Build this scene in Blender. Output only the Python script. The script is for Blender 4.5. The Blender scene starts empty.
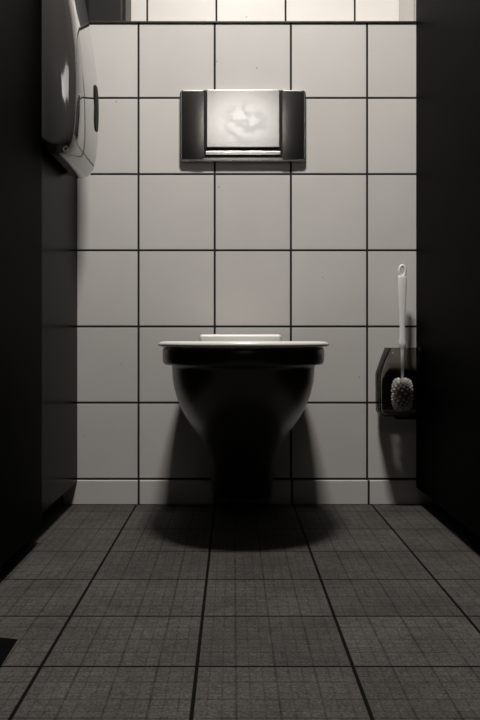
import bpy, bmesh, math, random
from mathutils import Vector
random.seed(4)
S = bpy.context.scene
S.view_settings.view_transform = 'Standard'
S.view_settings.look = 'None'

# ------------------------------------------------------------ helpers
def link(o):
    bpy.context.collection.objects.link(o); return o

def mesh_obj(name, bm, mat=None, smooth=False, parent=None, bevel=None, seg=3, sub=0, **props):
    bmesh.ops.recalc_face_normals(bm, faces=bm.faces)
    me = bpy.data.meshes.new(name); bm.to_mesh(me); bm.free()
    o = link(bpy.data.objects.new(name, me))
    if mat: me.materials.append(mat)
    if smooth:
        for p in me.polygons: p.use_smooth = True
    if bevel:
        m = o.modifiers.new('bevel', 'BEVEL'); m.width = bevel; m.segments = seg
        m.limit_method = 'ANGLE'; m.angle_limit = math.radians(40)
        for p in me.polygons: p.use_smooth = True
        m.harden_normals = True
    if sub:
        m = o.modifiers.new('sub', 'SUBSURF'); m.levels = sub; m.render_levels = sub
    if parent: o.parent = parent
    for k, v in props.items(): o[k] = v
    return o

def box_bm(x0, x1, y0, y1, z0, z1, bm=None):
    bm = bm or bmesh.new()
    v = [bm.verts.new((x, y, z)) for x in (x0, x1) for y in (y0, y1) for z in (z0, z1)]
    for f in [(0,1,3,2),(4,6,7,5),(0,4,5,1),(2,3,7,6),(0,2,6,4),(1,5,7,3)]:
        bm.faces.new([v[i] for i in f])
    return bm

def empty(name, loc, **props):
    o = link(bpy.data.objects.new(name, None)); o.empty_display_size = 0.05
    o.location = loc
    for k, v in props.items(): o[k] = v
    return o

def adopt(parent, *kids):
    bpy.context.view_layer.update()
    for k in kids:
        k.parent = parent
        k.matrix_parent_inverse = parent.matrix_world.inverted()

def loft(rings, cap0=True, cap1=True, closed_loop=False):
    bm = bmesh.new()
    R = [[bm.verts.new(p) for p in r] for r in rings]
    n = len(R[0])
    pairs = list(zip(R, R[1:]))
    if closed_loop: pairs.append((R[-1], R[0]))
    for a, b in pairs:
        for i in range(n):
            j = (i + 1) % n
            bm.faces.new((a[i], a[j], b[j], b[i]))
    if not closed_loop:
        if cap0: bm.faces.new(R[0])
        if cap1: bm.faces.new(list(reversed(R[-1])))
    return bm

def lathe(prof, cx, cy, n=40, cap0=True, cap1=True, fy=1.0):
    rings = [[(cx + r*math.cos(2*math.pi*i/n), cy + fy*r*math.sin(2*math.pi*i/n), z) for i in range(n)] for r, z in prof]
    return loft(rings, cap0, cap1)

# ------------------------------------------------------------ materials
def principled(name, col, rough=0.5, metal=0.0, spec=0.5, coat=0.0):
    m = bpy.data.materials.new(name); m.use_nodes = True
    b = m.node_tree.nodes['Principled BSDF']
    b.inputs['Base Color'].default_value = (*col, 1)
    b.inputs['Roughness'].default_value = rough
    b.inputs['Metallic'].default_value = metal
    b.inputs['Specular IOR Level'].default_value = spec
    b.inputs['Coat Weight'].default_value = coat
    return m, m.node_tree, b

class N:
    def __init__(s, nt): s.nt = nt
    def node(s, t, **kw):
        n = s.nt.nodes.new(t)
        for k, v in kw.items(): setattr(n, k, v)
        return n
    def link(s, a, b): s.nt.links.new(a, b)
    def m(s, op, a, b=None, c=None):
        n = s.node('ShaderNodeMath', operation=op)
        for i, v in enumerate((a, b, c)):
            if v is None: continue
            if isinstance(v, (int, float)): n.inputs[i].default_value = v
            else: s.link(v, n.inputs[i])
        return n.outputs[0]
    def mixc(s, f, a, b):
        n = s.node('ShaderNodeMix', data_type='RGBA')
        for i, v in ((0, f), (6, a), (7, b)):
            if isinstance(v, (int, float)): n.inputs[i].default_value = v
            elif isinstance(v, tuple): n.inputs[i].default_value = (*v, 1)
            else: s.link(v, n.inputs[i])
        return n.outputs[2]
    def ramp(s, v, lo, hi, a=0.0, b=1.0):
        n = s.node('ShaderNodeMapRange'); s.link(v, n.inputs[0])
        for i, q in enumerate((lo, hi, a, b)): n.inputs[i+1].default_value = q
        return n.outputs[0]

def tile_material(name, ax, org, size, gap, tile, grout, rough, kind='wall', var=0.06):
    m, nt, b = principled(name, tile, rough)
    g = N(nt)
    pos = g.node('ShaderNodeNewGeometry').outputs['Position']
    sep = g.node('ShaderNodeSeparateXYZ'); g.link(pos, sep.inputs[0])
    ds, ids = [], []
    for k in range(2):
        u = g.m('DIVIDE', g.m('SUBTRACT', sep.outputs[ax[k]], org[k]), size[k])
        fl = g.m('FLOOR', u); fr = g.m('SUBTRACT', u, fl)
        d = g.m('MULTIPLY', g.m('SUBTRACT', 0.5, g.m('ABSOLUTE', g.m('SUBTRACT', fr, 0.5))), size[k])
        ds.append(d); ids.append(fl)
    d = g.m('MINIMUM', ds[0], ds[1])
    body = g.ramp(d, gap*0.44, gap*0.58)
    wn = g.node('ShaderNodeTexWhiteNoise', noise_dimensions='2D')
    cb = g.node('ShaderNodeCombineXYZ'); g.link(ids[0], cb.inputs[0]); g.link(ids[1], cb.inputs[1])
    g.link(cb.outputs[0], wn.inputs['Vector'])
    fac = g.ramp(wn.outputs['Value'], 0, 1, 1-var, 1+var*0.3)
    if kind == 'wall':
        n1 = g.node('ShaderNodeTexNoise'); n1.inputs['Scale'].default_value = 9; n1.inputs['Detail'].default_value = 5
        g.link(pos, n1.inputs['Vector'])
        fac = g.m('MULTIPLY', fac, g.ramp(n1.outputs[0], 0.3, 0.7, 0.97, 1.02))
        # tiny specks
        vo = g.node('ShaderNodeTexVoronoi'); vo.inputs['Scale'].default_value = 14
        g.link(pos, vo.inputs['Vector'])
        sp = g.ramp(vo.outputs['Distance'], 0.02, 0.045, 0.55, 1.0)
        fac = g.m('MULTIPLY', fac, sp)
        bumpv = g.ramp(d, gap*0.42, gap*0.7)
    else:
        def streak(sx, sy, lo, hi, a, c):
            mp = g.node('ShaderNodeMapping'); g.link(pos, mp.inputs[0]); mp.inputs['Scale'].default_value = (sx, sy, 1)
            n = g.node('ShaderNodeTexNoise'); n.inputs['Scale'].default_value = 1; n.inputs['Detail'].default_value = 3
            g.link(mp.outputs[0], n.inputs['Vector'])
            return g.ramp(n.outputs[0], lo, hi, a, c)
        s1 = streak(80, 380, 0.35, 0.65, 0.90, 1.08)
        s2 = streak(380, 80, 0.35, 0.65, 0.90, 1.08)
        s3 = streak(260, 260, 0.35, 0.65, 0.66, 1.28)
        s4 = streak(60, 60, 0.35, 0.65, 0.86, 1.12)
        s5 = streak(9, 9, 0.3, 0.7, 0.80, 1.15)
        for q in (s1, s2, s3, s4, s5): fac = g.m('MULTIPLY', fac, q)
        brk = streak(24, 24, 0.34, 0.56, 0.40, 1.0)
        # sub-grid of fine incised lines, broken up by noise
        for div, dep, lo in ((4, 0.40, 0.452), (12, 0.36, 0.41)):
            for k in range(2):
                u = g.m('DIVIDE', g.m('SUBTRACT', sep.outputs[ax[k]], org[k]), size[k]/div)
                q = g.m('ABSOLUTE', g.m('SUBTRACT', g.m('FRACT', u), 0.5))
                ln = g.m('MULTIPLY', g.ramp(q, lo, 0.49, 0.0, dep), brk)
                fac = g.m('MULTIPLY', fac, g.m('SUBTRACT', 1.0, ln))
        bumpv = g.m('MULTIPLY_ADD', fac, 0.25, body)
    v = g.node('ShaderNodeVectorMath', operation='SCALE'); v.inputs[0].default_value = tile
    g.link(fac, v.inputs['Scale'])
    col = g.mixc(body, grout, v.outputs[0])
    g.link(col, b.inputs['Base Color'])
    g.link(g.ramp(body, 0, 1, 0.9, rough), b.inputs['Roughness'])
    if kind == 'floor': b.inputs['Specular IOR Level'].default_value = 0.10
    bp = g.node('ShaderNodeBump'); bp.inputs['Strength'].default_value = 0.3; bp.inputs['Distance'].default_value = 0.0015
    g.link(bumpv, bp.inputs['Height']); g.link(bp.outputs[0], b.inputs['Normal'])
    return m

WT = (0.72, 0.69, 0.655); GR = (0.006, 0.0055, 0.005)
mat_wall = tile_material('glazed_wall_tile', (0, 2), (-0.248, 0.067), (0.2, 0.2), 0.0054, WT, GR, 0.32)
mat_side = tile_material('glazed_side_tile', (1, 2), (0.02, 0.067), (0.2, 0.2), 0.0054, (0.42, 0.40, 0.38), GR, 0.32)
mat_base = tile_material('glazed_base_tile', (0, 2), (-0.248+0.001, -1.0), (0.2008, 9.0), 0.0054, WT, GR, 0.3)
mat_floor = tile_material('textured_floor_tile', (0, 1), (-0.253, -0.285), (0.2055, 0.2), 0.0048, (0.084, 0.078, 0.071), (0.003, 0.003, 0.003), 0.75, kind='floor', var=0.15)
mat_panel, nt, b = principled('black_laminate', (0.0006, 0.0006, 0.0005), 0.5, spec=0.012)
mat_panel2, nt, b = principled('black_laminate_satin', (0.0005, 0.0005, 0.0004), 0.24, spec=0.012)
mat_trim, nt, b = principled('dark_anodised_metal', (0.05, 0.048, 0.045), 0.4, metal=0.8)
mat_box, nt, b = principled('charcoal_plastic', (0.009, 0.0085, 0.008), 0.45, spec=0.3)
mat_bowl, nt, b = principled('shade_darkened_ceramic', (0.036, 0.0343, 0.0325), 0.28, spec=0.5)  # white ceramic, with its shade put into this dark base colour
mat_seat, nt, b = principled('white_seat_plastic', (0.78, 0.76, 0.73), 0.3)
mat_water, nt, b = principled('still_water', (0.05, 0.05, 0.05), 0.03)
mat_white, nt, b = principled('white_plastic', (0.92, 0.90, 0.88), 0.3)
mat_core, nt, b = principled('bristle_base_plastic', (0.26, 0.25, 0.24), 0.6)
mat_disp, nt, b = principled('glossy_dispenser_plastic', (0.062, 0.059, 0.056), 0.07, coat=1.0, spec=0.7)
mat_dark, nt, b = principled('dark_window_plastic', (0.003, 0.003, 0.003), 0.5, spec=0.05)
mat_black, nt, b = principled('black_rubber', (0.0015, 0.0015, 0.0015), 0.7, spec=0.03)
mat_frame, nt, b = principled('dark_chrome', (0.38, 0.365, 0.35), 0.22, metal=1.0)

mat_steel, nt, b = principled('worn_stainless_steel', (0.62, 0.6, 0.57), 0.38, metal=0.9)
g = N(nt)
ps = g.node('ShaderNodeNewGeometry').outputs['Position']
n1 = g.node('ShaderNodeTexNoise'); n1.inputs['Scale'].default_value = 42; n1.inputs['Detail'].default_value = 6; n1.inputs['Distortion'].default_value = 0.3
g.link(ps, n1.inputs['Vector'])
dist = g.node('ShaderNodeVectorMath', operation='DISTANCE'); g.link(ps, dist.inputs[0]); dist.inputs[1].default_value = (0.035, -0.026, 0.99)
zone = g.ramp(dist.outputs['Value'], 0.035, 0.080, 1.0, 0.0)
mk = g.m('MULTIPLY', g.ramp(n1.outputs[0], 0.46, 0.53), zone)
g.link(g.mixc(mk, (0.58, 0.565, 0.54), (0.86, 0.85, 0.83)), b.inputs['Base Color'])
g.link(g.ramp(mk, 0, 1, 0.20, 0.27), b.inputs['Roughness'])

def smoke(name, tint):
    m = bpy.data.materials.new(name); m.use_nodes = True
    nt = m.node_tree; g = N(nt)
    for n in list(nt.nodes): nt.nodes.remove(n)
    out = g.node('ShaderNodeOutputMaterial'); mx = g.node('ShaderNodeMixShader')
    tr = g.node('ShaderNodeBsdfTransparent'); tr.inputs[0].default_value = (tint, tint*0.985, tint*0.97, 1)
    gl = g.node('ShaderNodeBsdfGlossy'); gl.inputs[0].default_value = (0.5, 0.5, 0.5, 1); gl.inputs['Roughness'].default_value = 0.12
    fr = g.node('ShaderNodeFresnel'); fr.inputs[0].default_value = 1.2
    g.link(fr.outputs[0], mx.inputs[0]); g.link(tr.outputs[0], mx.inputs[1]); g.link(gl.outputs[0], mx.inputs[2]); g.link(mx.outputs[0], out.inputs[0])
    return m
mat_smoke = smoke('smoked_acrylic', 0.90)
mat_smoke2 = smoke('added_dark_backdrop', 0.66)

# ------------------------------------------------------------ room shell
LX, RX = -0.408, 0.480
mesh_obj('floor', box_bm(-1.6, 1.6, -3.2, 0.30, -0.08, 0.0), mat_floor, kind='structure')
mesh_obj('wall_back', box_bm(-1.6, 1.6, 0.0, 0.215, 0.0, 1.262), mat_wall, kind='structure')
mesh_obj('wall_back_upper', box_bm(-1.6, 1.6, 0.22, 0.30, 0.0, 2.6), mat_wall, kind='structure')
mesh_obj('trim_1', box_bm(LX, RX, -0.004, 0.006, 1.2622, 1.268), mat_trim, bevel=0.0015, kind='structure')
# back wall baseboard, one cove-tile course
bm = box_bm(-1.6, 1.6, -0.005, 0.0, 0.0, 0.064)
mesh_obj('baseboard_back', bm, mat_base, bevel=0.003, kind='structure')
# side partitions, raised clear of the floor
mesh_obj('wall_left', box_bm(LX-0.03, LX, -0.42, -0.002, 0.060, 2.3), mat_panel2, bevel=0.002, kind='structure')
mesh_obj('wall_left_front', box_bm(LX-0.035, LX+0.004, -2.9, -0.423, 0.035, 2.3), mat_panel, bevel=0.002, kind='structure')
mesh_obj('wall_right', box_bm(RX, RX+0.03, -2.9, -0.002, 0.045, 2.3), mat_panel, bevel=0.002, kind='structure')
# tiled returns of the recess over the ledge
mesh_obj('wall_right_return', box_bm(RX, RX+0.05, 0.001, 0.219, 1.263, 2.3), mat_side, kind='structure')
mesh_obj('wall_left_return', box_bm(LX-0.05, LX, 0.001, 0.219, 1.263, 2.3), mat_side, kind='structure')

# ------------------------------------------------------------ toilet
TX = 0.023
NP = 64
def outline(hw, yf, yb, z, mid=None, eb=3.5, ef=2.15, cx=TX):
    mid = mid if mid is not None else yb + (yf - yb)*0.52
    pts = []
    for i in range(NP):
        t = 2*math.pi*i/NP
        c, s = math.cos(t), math.sin(t)
        if s <= 0:
            e = ef; x = hw*math.copysign(abs(c)**(2/e), c); y = mid + (mid - yf)*(-(abs(s)**(2/e)))
        else:
            e = eb; x = hw*math.copysign(abs(c)**(2/e), c); y = mid + (yb - mid)*(abs(s)**(2/e))
        pts.append((cx + x, y, z))
    return pts
YB = -0.0056
rings = [
    outline(0.064, -0.10, YB, 0.034),
    outline(0.073, -0.12, YB, 0.037),
    outline(0.076, -0.135, YB, 0.052),
    outline(0.079, -0.160, YB, 0.09),
    outline(0.083, -0.195, YB, 0.13),
    outline(0.089, -0.240, YB, 0.160),
    outline(0.097, -0.290, YB, 0.184),
    outline(0.108, -0.340, YB, 0.208),
    outline(0.122, -0.386, YB, 0.232),
    outline(0.1345, -0.424, YB, 0.255),
    outline(0.1445, -0.454, YB, 0.277),
    outline(0.1520, -0.477, YB, 0.299),
    outline(0.1570, -0.496, YB, 0.320),
    outline(0.1598, -0.510, YB, 0.338),
    outline(0.1612, -0.519, YB, 0.354),
    outline(0.1615, -0.526, YB, 0.368),
    outline(0.162, -0.531, YB, 0.3765),
    outline(0.1775, -0.548, YB, 0.378),
    outline(0.1805, -0.552, YB, 0.382),
    outline(0.1815, -0.554, YB, 0.39),
    outline(0.1815, -0.554, YB, 0.409),
    outline(0.1790, -0.551, YB, 0.4145),
    outline(0.1500, -0.520, -0.10, 0.4150),
    outline(0.1300, -0.495, -0.13, 0.411),
    outline(0.1280, -0.490, -0.13, 0.388),
    outline(0.1350, -0.490, -0.13, 0.368),
    outline(0.1150, -0.45, -0.15, 0.315),
    outline(0.0800, -0.37, -0.17, 0.272),
    outline(0.0500, -0.28, -0.18, 0.242),
]
toilet = empty('toilet', (TX, -0.001, 0.055), category='toilet',
    label='wall-hung ceramic toilet with a white seat beneath the flush plate')
bowl = mesh_obj('bowl', loft(rings), mat_bowl, smooth=True, label='white ceramic bowl coloured dark for its shade')
water = mesh_obj('water', loft([outline(0.084, -0.38, -0.168, 0.278), outline(0.084, -0.38, -0.168, 0.280)]), mat_water)
# seat: rounded cross-section swept round the outline
sec = []
prof = [(0.001, 0.4185), (0.0, 0.4210), (0.0020, 0.4248), (0.007, 0.4275), (0.018, 0.4285), (0.034, 0.4275),
        (0.046, 0.4250), (0.052, 0.422), (0.050, 0.4175), (0.040, 0.4160), (0.012, 0.4160)]
for off, z in prof:
    sec.append(outline(0.1885 - off, -0.566 + off*1.1, -0.095 - off*0.9, z, mid=-0.33, ef=2.1, eb=3.0))
seat = mesh_obj('seat', loft(sec, closed_loop=True), mat_seat, smooth=True, label='white plastic toilet seat ring')
hb = bmesh.new()
box_bm(TX-0.108, TX+0.100, -0.090, -0.035, 0.4145, 0.4460, hb)
hinge = mesh_obj('hinge', hb, mat_seat, bevel=0.008, seg=4, label='white seat hinge block')
adopt(toilet, bowl, water, seat, hinge)

# ------------------------------------------------------------ flush plate
px = lambda p: (p - 233)/381.0
pz = lambda p: 0.429 + (341 - p)/381.0
plate = empty('flush_plate', (px(242.5), -0.001, pz(163)), category='flush plate',
    label='worn stainless steel flush plate set in white wall tiles')
def rounded_slab(x0, x1, z0, z1, y0, y1, r, n=6, curve=0.0):
    def ring(ins, y):
        pts = []
        for (cx, cz, a0) in ((x1-r, z1-r, 0), (x0+r, z1-r, 90), (x0+r, z0+r, 180), (x1-r, z0+r, 270)):
            for k in range(n+1):
                a = math.radians(a0 + 90*k/n)
                pts.append((cx + (r-ins)*math.cos(a), y, cz + (r-ins)*math.sin(a)))
        return pts
    e = min(0.003, r*0.5)
    return loft([ring(0, y1), ring(0, y0+e), ring(e*0.3, y0+e*0.3), ring(e, y0)])
mat_seam, nt, b = principled('shadow_gap_metal', (0.02, 0.02, 0.02), 0.5, metal=0.6)
frame = mesh_obj('frame', rounded_slab(px(180), px(305.5), pz(163), pz(91.5), -0.016, -0.0005, 0.010), mat_frame, label='dark chrome frame')
inlay = mesh_obj('recess', rounded_slab(px(203), px(283), pz(159), pz(92.0), -0.0172, -0.0158, 0.002), mat_seam, label='dark recess around the push panel')
btn = mesh_obj('flush_button', rounded_slab(px(207), px(279), pz(149.5), pz(92.5), -0.026, -0.0165, 0.003), mat_steel, label='scuffed stainless push panel')
bar = mesh_obj('lower_bar', rounded_slab(px(206), px(280), pz(156.5), pz(153), -0.0205, -0.0165, 0.0012), mat_steel, label='narrow steel bar')
def wing(xa, xb, za, zb, outer):
    # vertical strip whose face curves back towards the outer edge
    rg = []
    n = 12
    for i in range(n+1):
        t = i/n
        x = xa + (xb-xa)*t
        d = (t if outer > 0 else 1-t)
        y = -0.0225 + 0.0042*d**2.0
        row = [(x, -0.0162, za)]
        for j in range(13):
            s = j/12
            row.append((x, y + 0.0018*abs(2*s-1)**3, za + (zb-za)*s))
        row.append((x, -0.0162, zb))
        rg.append(row)
    return loft(rg)
wings = []
for a, c, o_ in ((182.0, 204.0, -1), (282.0, 303.5, 1)):
    wg = mesh_obj('side_wing', wing(px(a), px(c), pz(160.5), pz(93.5), o_), mat_frame, smooth=True)
    mm = wg.modifiers.new('e', 'EDGE_SPLIT'); mm.split_angle = math.radians(50)
    wings.append(wg)
adopt(plate, frame, inlay, btn, bar, *wings)

# ------------------------------------------------------------ paper dispenser on the left panel
disp = empty('paper_dispenser', (LX, -0.27, 0.83), category='paper dispenser',
    label='glossy white wall-mounted paper dispenser with rounded bottom')
DX = LX + 0.0008
profile = [(0.0, 0.842), (0.020, 0.829), (0.038, 0.827), (0.054, 0.833), (0.066, 0.848), (0.074, 0.876), (0.0785, 0.92), (0.080, 0.985), (0.078, 1.05),
           (0.071, 1.12), (0.061, 1.18), (0.050, 1.24), (0.041, 1.285), (0.028, 1.30), (0.0, 1.302)]
profile = [(q*0.97, z) for q, z in profile]
# (depth, outward scale, vertical inset): broad soft front corner
ys = [(-0.412, 0.74, 0.026), (-0.4100, 0.81, 0.017), (-0.404, 0.88, 0.009), (-0.394, 0.94, 0.004), (-0.378, 0.98, 0.0015), (-0.355, 1.0, 0), (-0.15, 1.0, 0), (-0.135, 0.985, 0.001), (-0.126, 0.93, 0.006), (-0.123, 0.86, 0.012)]
zc = (0.829+1.302)/2
rings = []
for y, s, zi in ys:
    k = 1 - zi/(1.302-zc)
    rings.append([(DX + q*s, y, zc + (z-zc)*k) for q, z in profile])
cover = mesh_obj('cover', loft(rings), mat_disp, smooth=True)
m = cover.modifiers.new('e', 'EDGE_SPLIT'); m.split_angle = math.radians(60)
# inspection window on the front
def lens(y0, y1, z0, z1, x0, x1, n=28):
    cy, cz = (y0+y1)/2, (z0+z1)/2; ry, rz = (y1-y0)/2, (z1-z0)/2
    rg = []
    for x, s in ((x0, 1.0), (x1-0.001, 1.0), (x1, 0.85)):
        rg.append([(x, cy + ry*s*math.copysign(abs(math.cos(2*math.pi*i/n))**0.7, math.cos(2*math.pi*i/n)),
                       cz + rz*s*math.copysign(abs(math.sin(2*math.pi*i/n))**0.7, math.sin(2*math.pi*i/n))) for i in range(n)])
    return loft(rg)
win = mesh_obj('inspection_window', lens(-0.205, -0.145, 0.935, 1.045, DX+0.070, DX+0.0790), mat_dark, smooth=False, label='dark inspection window')
adopt(disp, cover, win)

# ------------------------------------------------------------ box on the ledge
mesh_obj('storage_box', box_bm(-0.400, -0.290, 0.06, 0.20, 1.2625, 1.44), mat_box, bevel=0.014, seg=5,
    category='box', label='dark plastic box with rounded corners on the tiled ledge')

# ------------------------------------------------------------ toilet brush + holder
BX, BY = 0.431, -0.066
hold = empty('brush_holder', (BX, BY, 0.22), category='toilet brush holder',
    label='smoky transparent toilet brush holder mounted on the dark panel')
def cup_ring(l, r, d, z, e=6.0, n=48):
    cx, hw = BX + (r-l)/2, (r+l)/2
    return [(cx + hw*math.copysign(abs(math.cos(2*math.pi*i/n))**(2/e), math.cos(2*math.pi*i/n)),
             BY + d*math.copysign(abs(math.sin(2*math.pi*i/n))**(2/e), math.sin(2*math.pi*i/n)), z) for i in range(n)]
cr = [(0.052,0.040,0.040,0.240),(0.060,0.045,0.046,0.243),(0.0630,0.047,0.049,0.252),(0.0635,0.047,0.050,0.27),(0.0640,0.047,0.050,0.345),
      (0.0520,0.047,0.049,0.380),(0.040,0.047,0.046,0.412)]
rings = [cup_ring(*c) for c in cr] + [cup_ring(l-0.002, r-0.002, d-0.002, max(z, 0.246)) for l, r, d, z in reversed(cr)]
cup = mesh_obj('cup', loft(rings), mat_smoke, smooth=True, label='smoked see-through plastic cup')
# translucent sheet added inside the cup to darken behind the brush head
pl = [(l-0.004, r-0.004, z) for l, r, d, z in cr[2:]]
lft = [(BX-l, z) for l, r, z in pl]; rgt = [(BX+r, z) for l, r, z in pl]
poly = lft + list(reversed(rgt))
bm = bmesh.new()
A = [bm.verts.new((x, BY+0.036, z)) for x, z in poly]; B = [bm.verts.new((x, BY+0.039, z)) for x, z in poly]
bm.faces.new(A); bm.faces.new(list(reversed(B)))
for i in range(len(A)): bm.faces.new((A[i], B[i], B[(i+1) % len(A)], A[(i+1) % len(A)]))
backdrop_sheet = mesh_obj('backdrop_sheet', bm, mat_smoke2, label='dark translucent sheet added behind the brush head')
bb = bmesh.new()
box_bm(BX-0.018, RX+0.001, BY-0.020, BY+0.020, 0.231, 0.2395, bb)
box_bm(RX-0.0015, RX+0.001, BY-0.034, BY+0.034, 0.195, 0.40, bb)
brk = mesh_obj('bracket', bb, mat_black, bevel=0.001, label='black wall bracket')
adopt(hold, cup, backdrop_sheet, brk)

brush = empty('toilet_brush', (BX, BY, 0.25), category='toilet brush',
    label='white plastic toilet brush standing in the smoky holder')
prof = [(0.003, 0.325), (0.0045, 0.40), (0.0048, 0.412), (0.0088, 0.416), (0.0090, 0.425), (0.0068, 0.44), (0.0068, 0.47), (0.0080, 0.50),
        (0.0098, 0.54), (0.0112, 0.570), (0.0112, 0.590), (0.0096, 0.598)]
handle = mesh_obj('handle', lathe(prof, BX, BY, 24, fy=0.42), mat_white, smooth=True)
# hanging loop at the tip
rg = []
for i in range(28):
    a = 2*math.pi*i/28
    rg.append([(BX + (0.0076 + 0.0038*math.cos(2*math.pi*j/10))*math.cos(a), BY + 0.0042*math.sin(2*math.pi*j/10),
                0.6070 + (0.0140 + 0.0040*math.cos(2*math.pi*j/10))*math.sin(a)) for j in range(10)])
loop = mesh_obj('hanging_loop', loft(rg, closed_loop=True), mat_white, smooth=True)
# bristle head: core plus knobbly tufts spiralling over a barrel-shaped head
HC = Vector((BX, BY, 0.2925)); HR, HZ = 0.0285, 0.0430
def barrel(th, ph, k=1.0):
    e = 0.50
    c, s = math.cos(th), math.sin(th)
    rr = abs(c)**e; zz = math.copysign(abs(s)**0.75, s)
    return Vector((HR*k*rr*math.cos(ph), HR*k*rr*math.sin(ph), HZ*k*zz))
rgs = []
for i in range(17):
    th = math.radians(-86 + 172*i/16)
    rgs.append([tuple(HC + barrel(th, 2*math.pi*j/24, 0.76)) for j in range(24)])
bm = loft(rgs)
for f in bm.faces: f.material_index = 1
NB = 120
for i in range(NB):
    th = math.asin(1 - 2*(i+0.5)/NB); ph = i*2.399963
    p = barrel(th, ph)
    dn = Vector((p.x, p.y, p.z*0.35)).normalized()
    u = dn.orthogonal().normalized(); w = dn.cross(u)
    prev = None
    L = p.length
    for rad, s in ((0.0018, -0.30*L), (0.0031, -0.10*L), (0.0029, -0.035*L), (0.0014, 0.0)):
        ring = [bm.verts.new(HC + p + dn*s + (u*math.cos(q) + w*math.sin(q))*rad) for q in [k*math.pi/4 for k in range(8)]]
        if prev:
            for k in range(8): bm.faces.new((prev[k], prev[(k+1) % 8], ring[(k+1) % 8], ring[k]))
        prev = ring
    bm.faces.new(prev)
head = mesh_obj('bristle_head', bm, mat_white, label='knobbly head of white bristle tufts')
head.data.materials.append(mat_core)
adopt(brush, handle, loop, head)

# ------------------------------------------------------------ low black slab added for an unidentified dark patch by the left partition
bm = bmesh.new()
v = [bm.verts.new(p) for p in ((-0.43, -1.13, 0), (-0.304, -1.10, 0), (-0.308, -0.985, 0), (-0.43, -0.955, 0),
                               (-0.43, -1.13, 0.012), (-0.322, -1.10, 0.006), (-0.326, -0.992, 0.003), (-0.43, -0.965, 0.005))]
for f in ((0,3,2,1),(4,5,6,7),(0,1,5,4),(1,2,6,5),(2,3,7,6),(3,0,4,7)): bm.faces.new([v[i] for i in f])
mesh_obj('dark_floor_patch', bm, mat_black, bevel=0.002, category='door wedge', label='low black slab standing in for a dark patch on the tiled floor')  # unidentified dark patch; 'door wedge' is only a guess

# ------------------------------------------------------------ lights
WARM = (1, 0.965, 0.925)
def area(name, loc, size, power, rot=(0, 0, 0), col=WARM, spread=None):
    l = bpy.data.lights.new(name, 'AREA'); l.shape = 'RECTANGLE'; l.size, l.size_y = size; l.energy = power; l.color = col
    if spread: l.spread = math.radians(spread)
    o = link(bpy.data.objects.new(name, l)); o.location = loc; o.rotation_euler = rot
    return o
area('ceiling_light', (0.02, -0.88, 2.22), (0.22, 0.14), 32)
area('overhead_fill', (0.04, -1.5, 2.5), (0.5, 0.4), 0.3)  # unseen weak fill, added to soften the falloff down the wall
area('ledge_fill', (0.03, 0.05, 2.25), (0.8, 0.08), 6.5)  # unseen fill, added to brighten the recess over the ledge
area('plate_fill', (0.05, -3.5, 1.92), (0.44, 0.27), 0.080, rot=(math.radians(75), 0, 0), spread=36)  # unseen source behind the camera, added for the flush plate to reflect
w = bpy.data.worlds.new('world'); S.world = w; w.use_nodes = True
w.node_tree.nodes['Background'].inputs[0].default_value = (1, 0.97, 0.94, 1)
w.node_tree.nodes['Background'].inputs[1].default_value = 0.0003

# ------------------------------------------------------------ camera
cam = bpy.data.cameras.new('camera'); co = link(bpy.data.objects.new('camera', cam))
co.location = (0, -2.179, 0.429); co.rotation_euler = (math.radians(90), 0, 0)
cam.sensor_fit = 'VERTICAL'; cam.sensor_height = 36; cam.lens = 36*830/720
cam.shift_x = (240-233)/720; cam.shift_y = -(360-341)/720
cam.clip_start = 0.01
S.camera = co
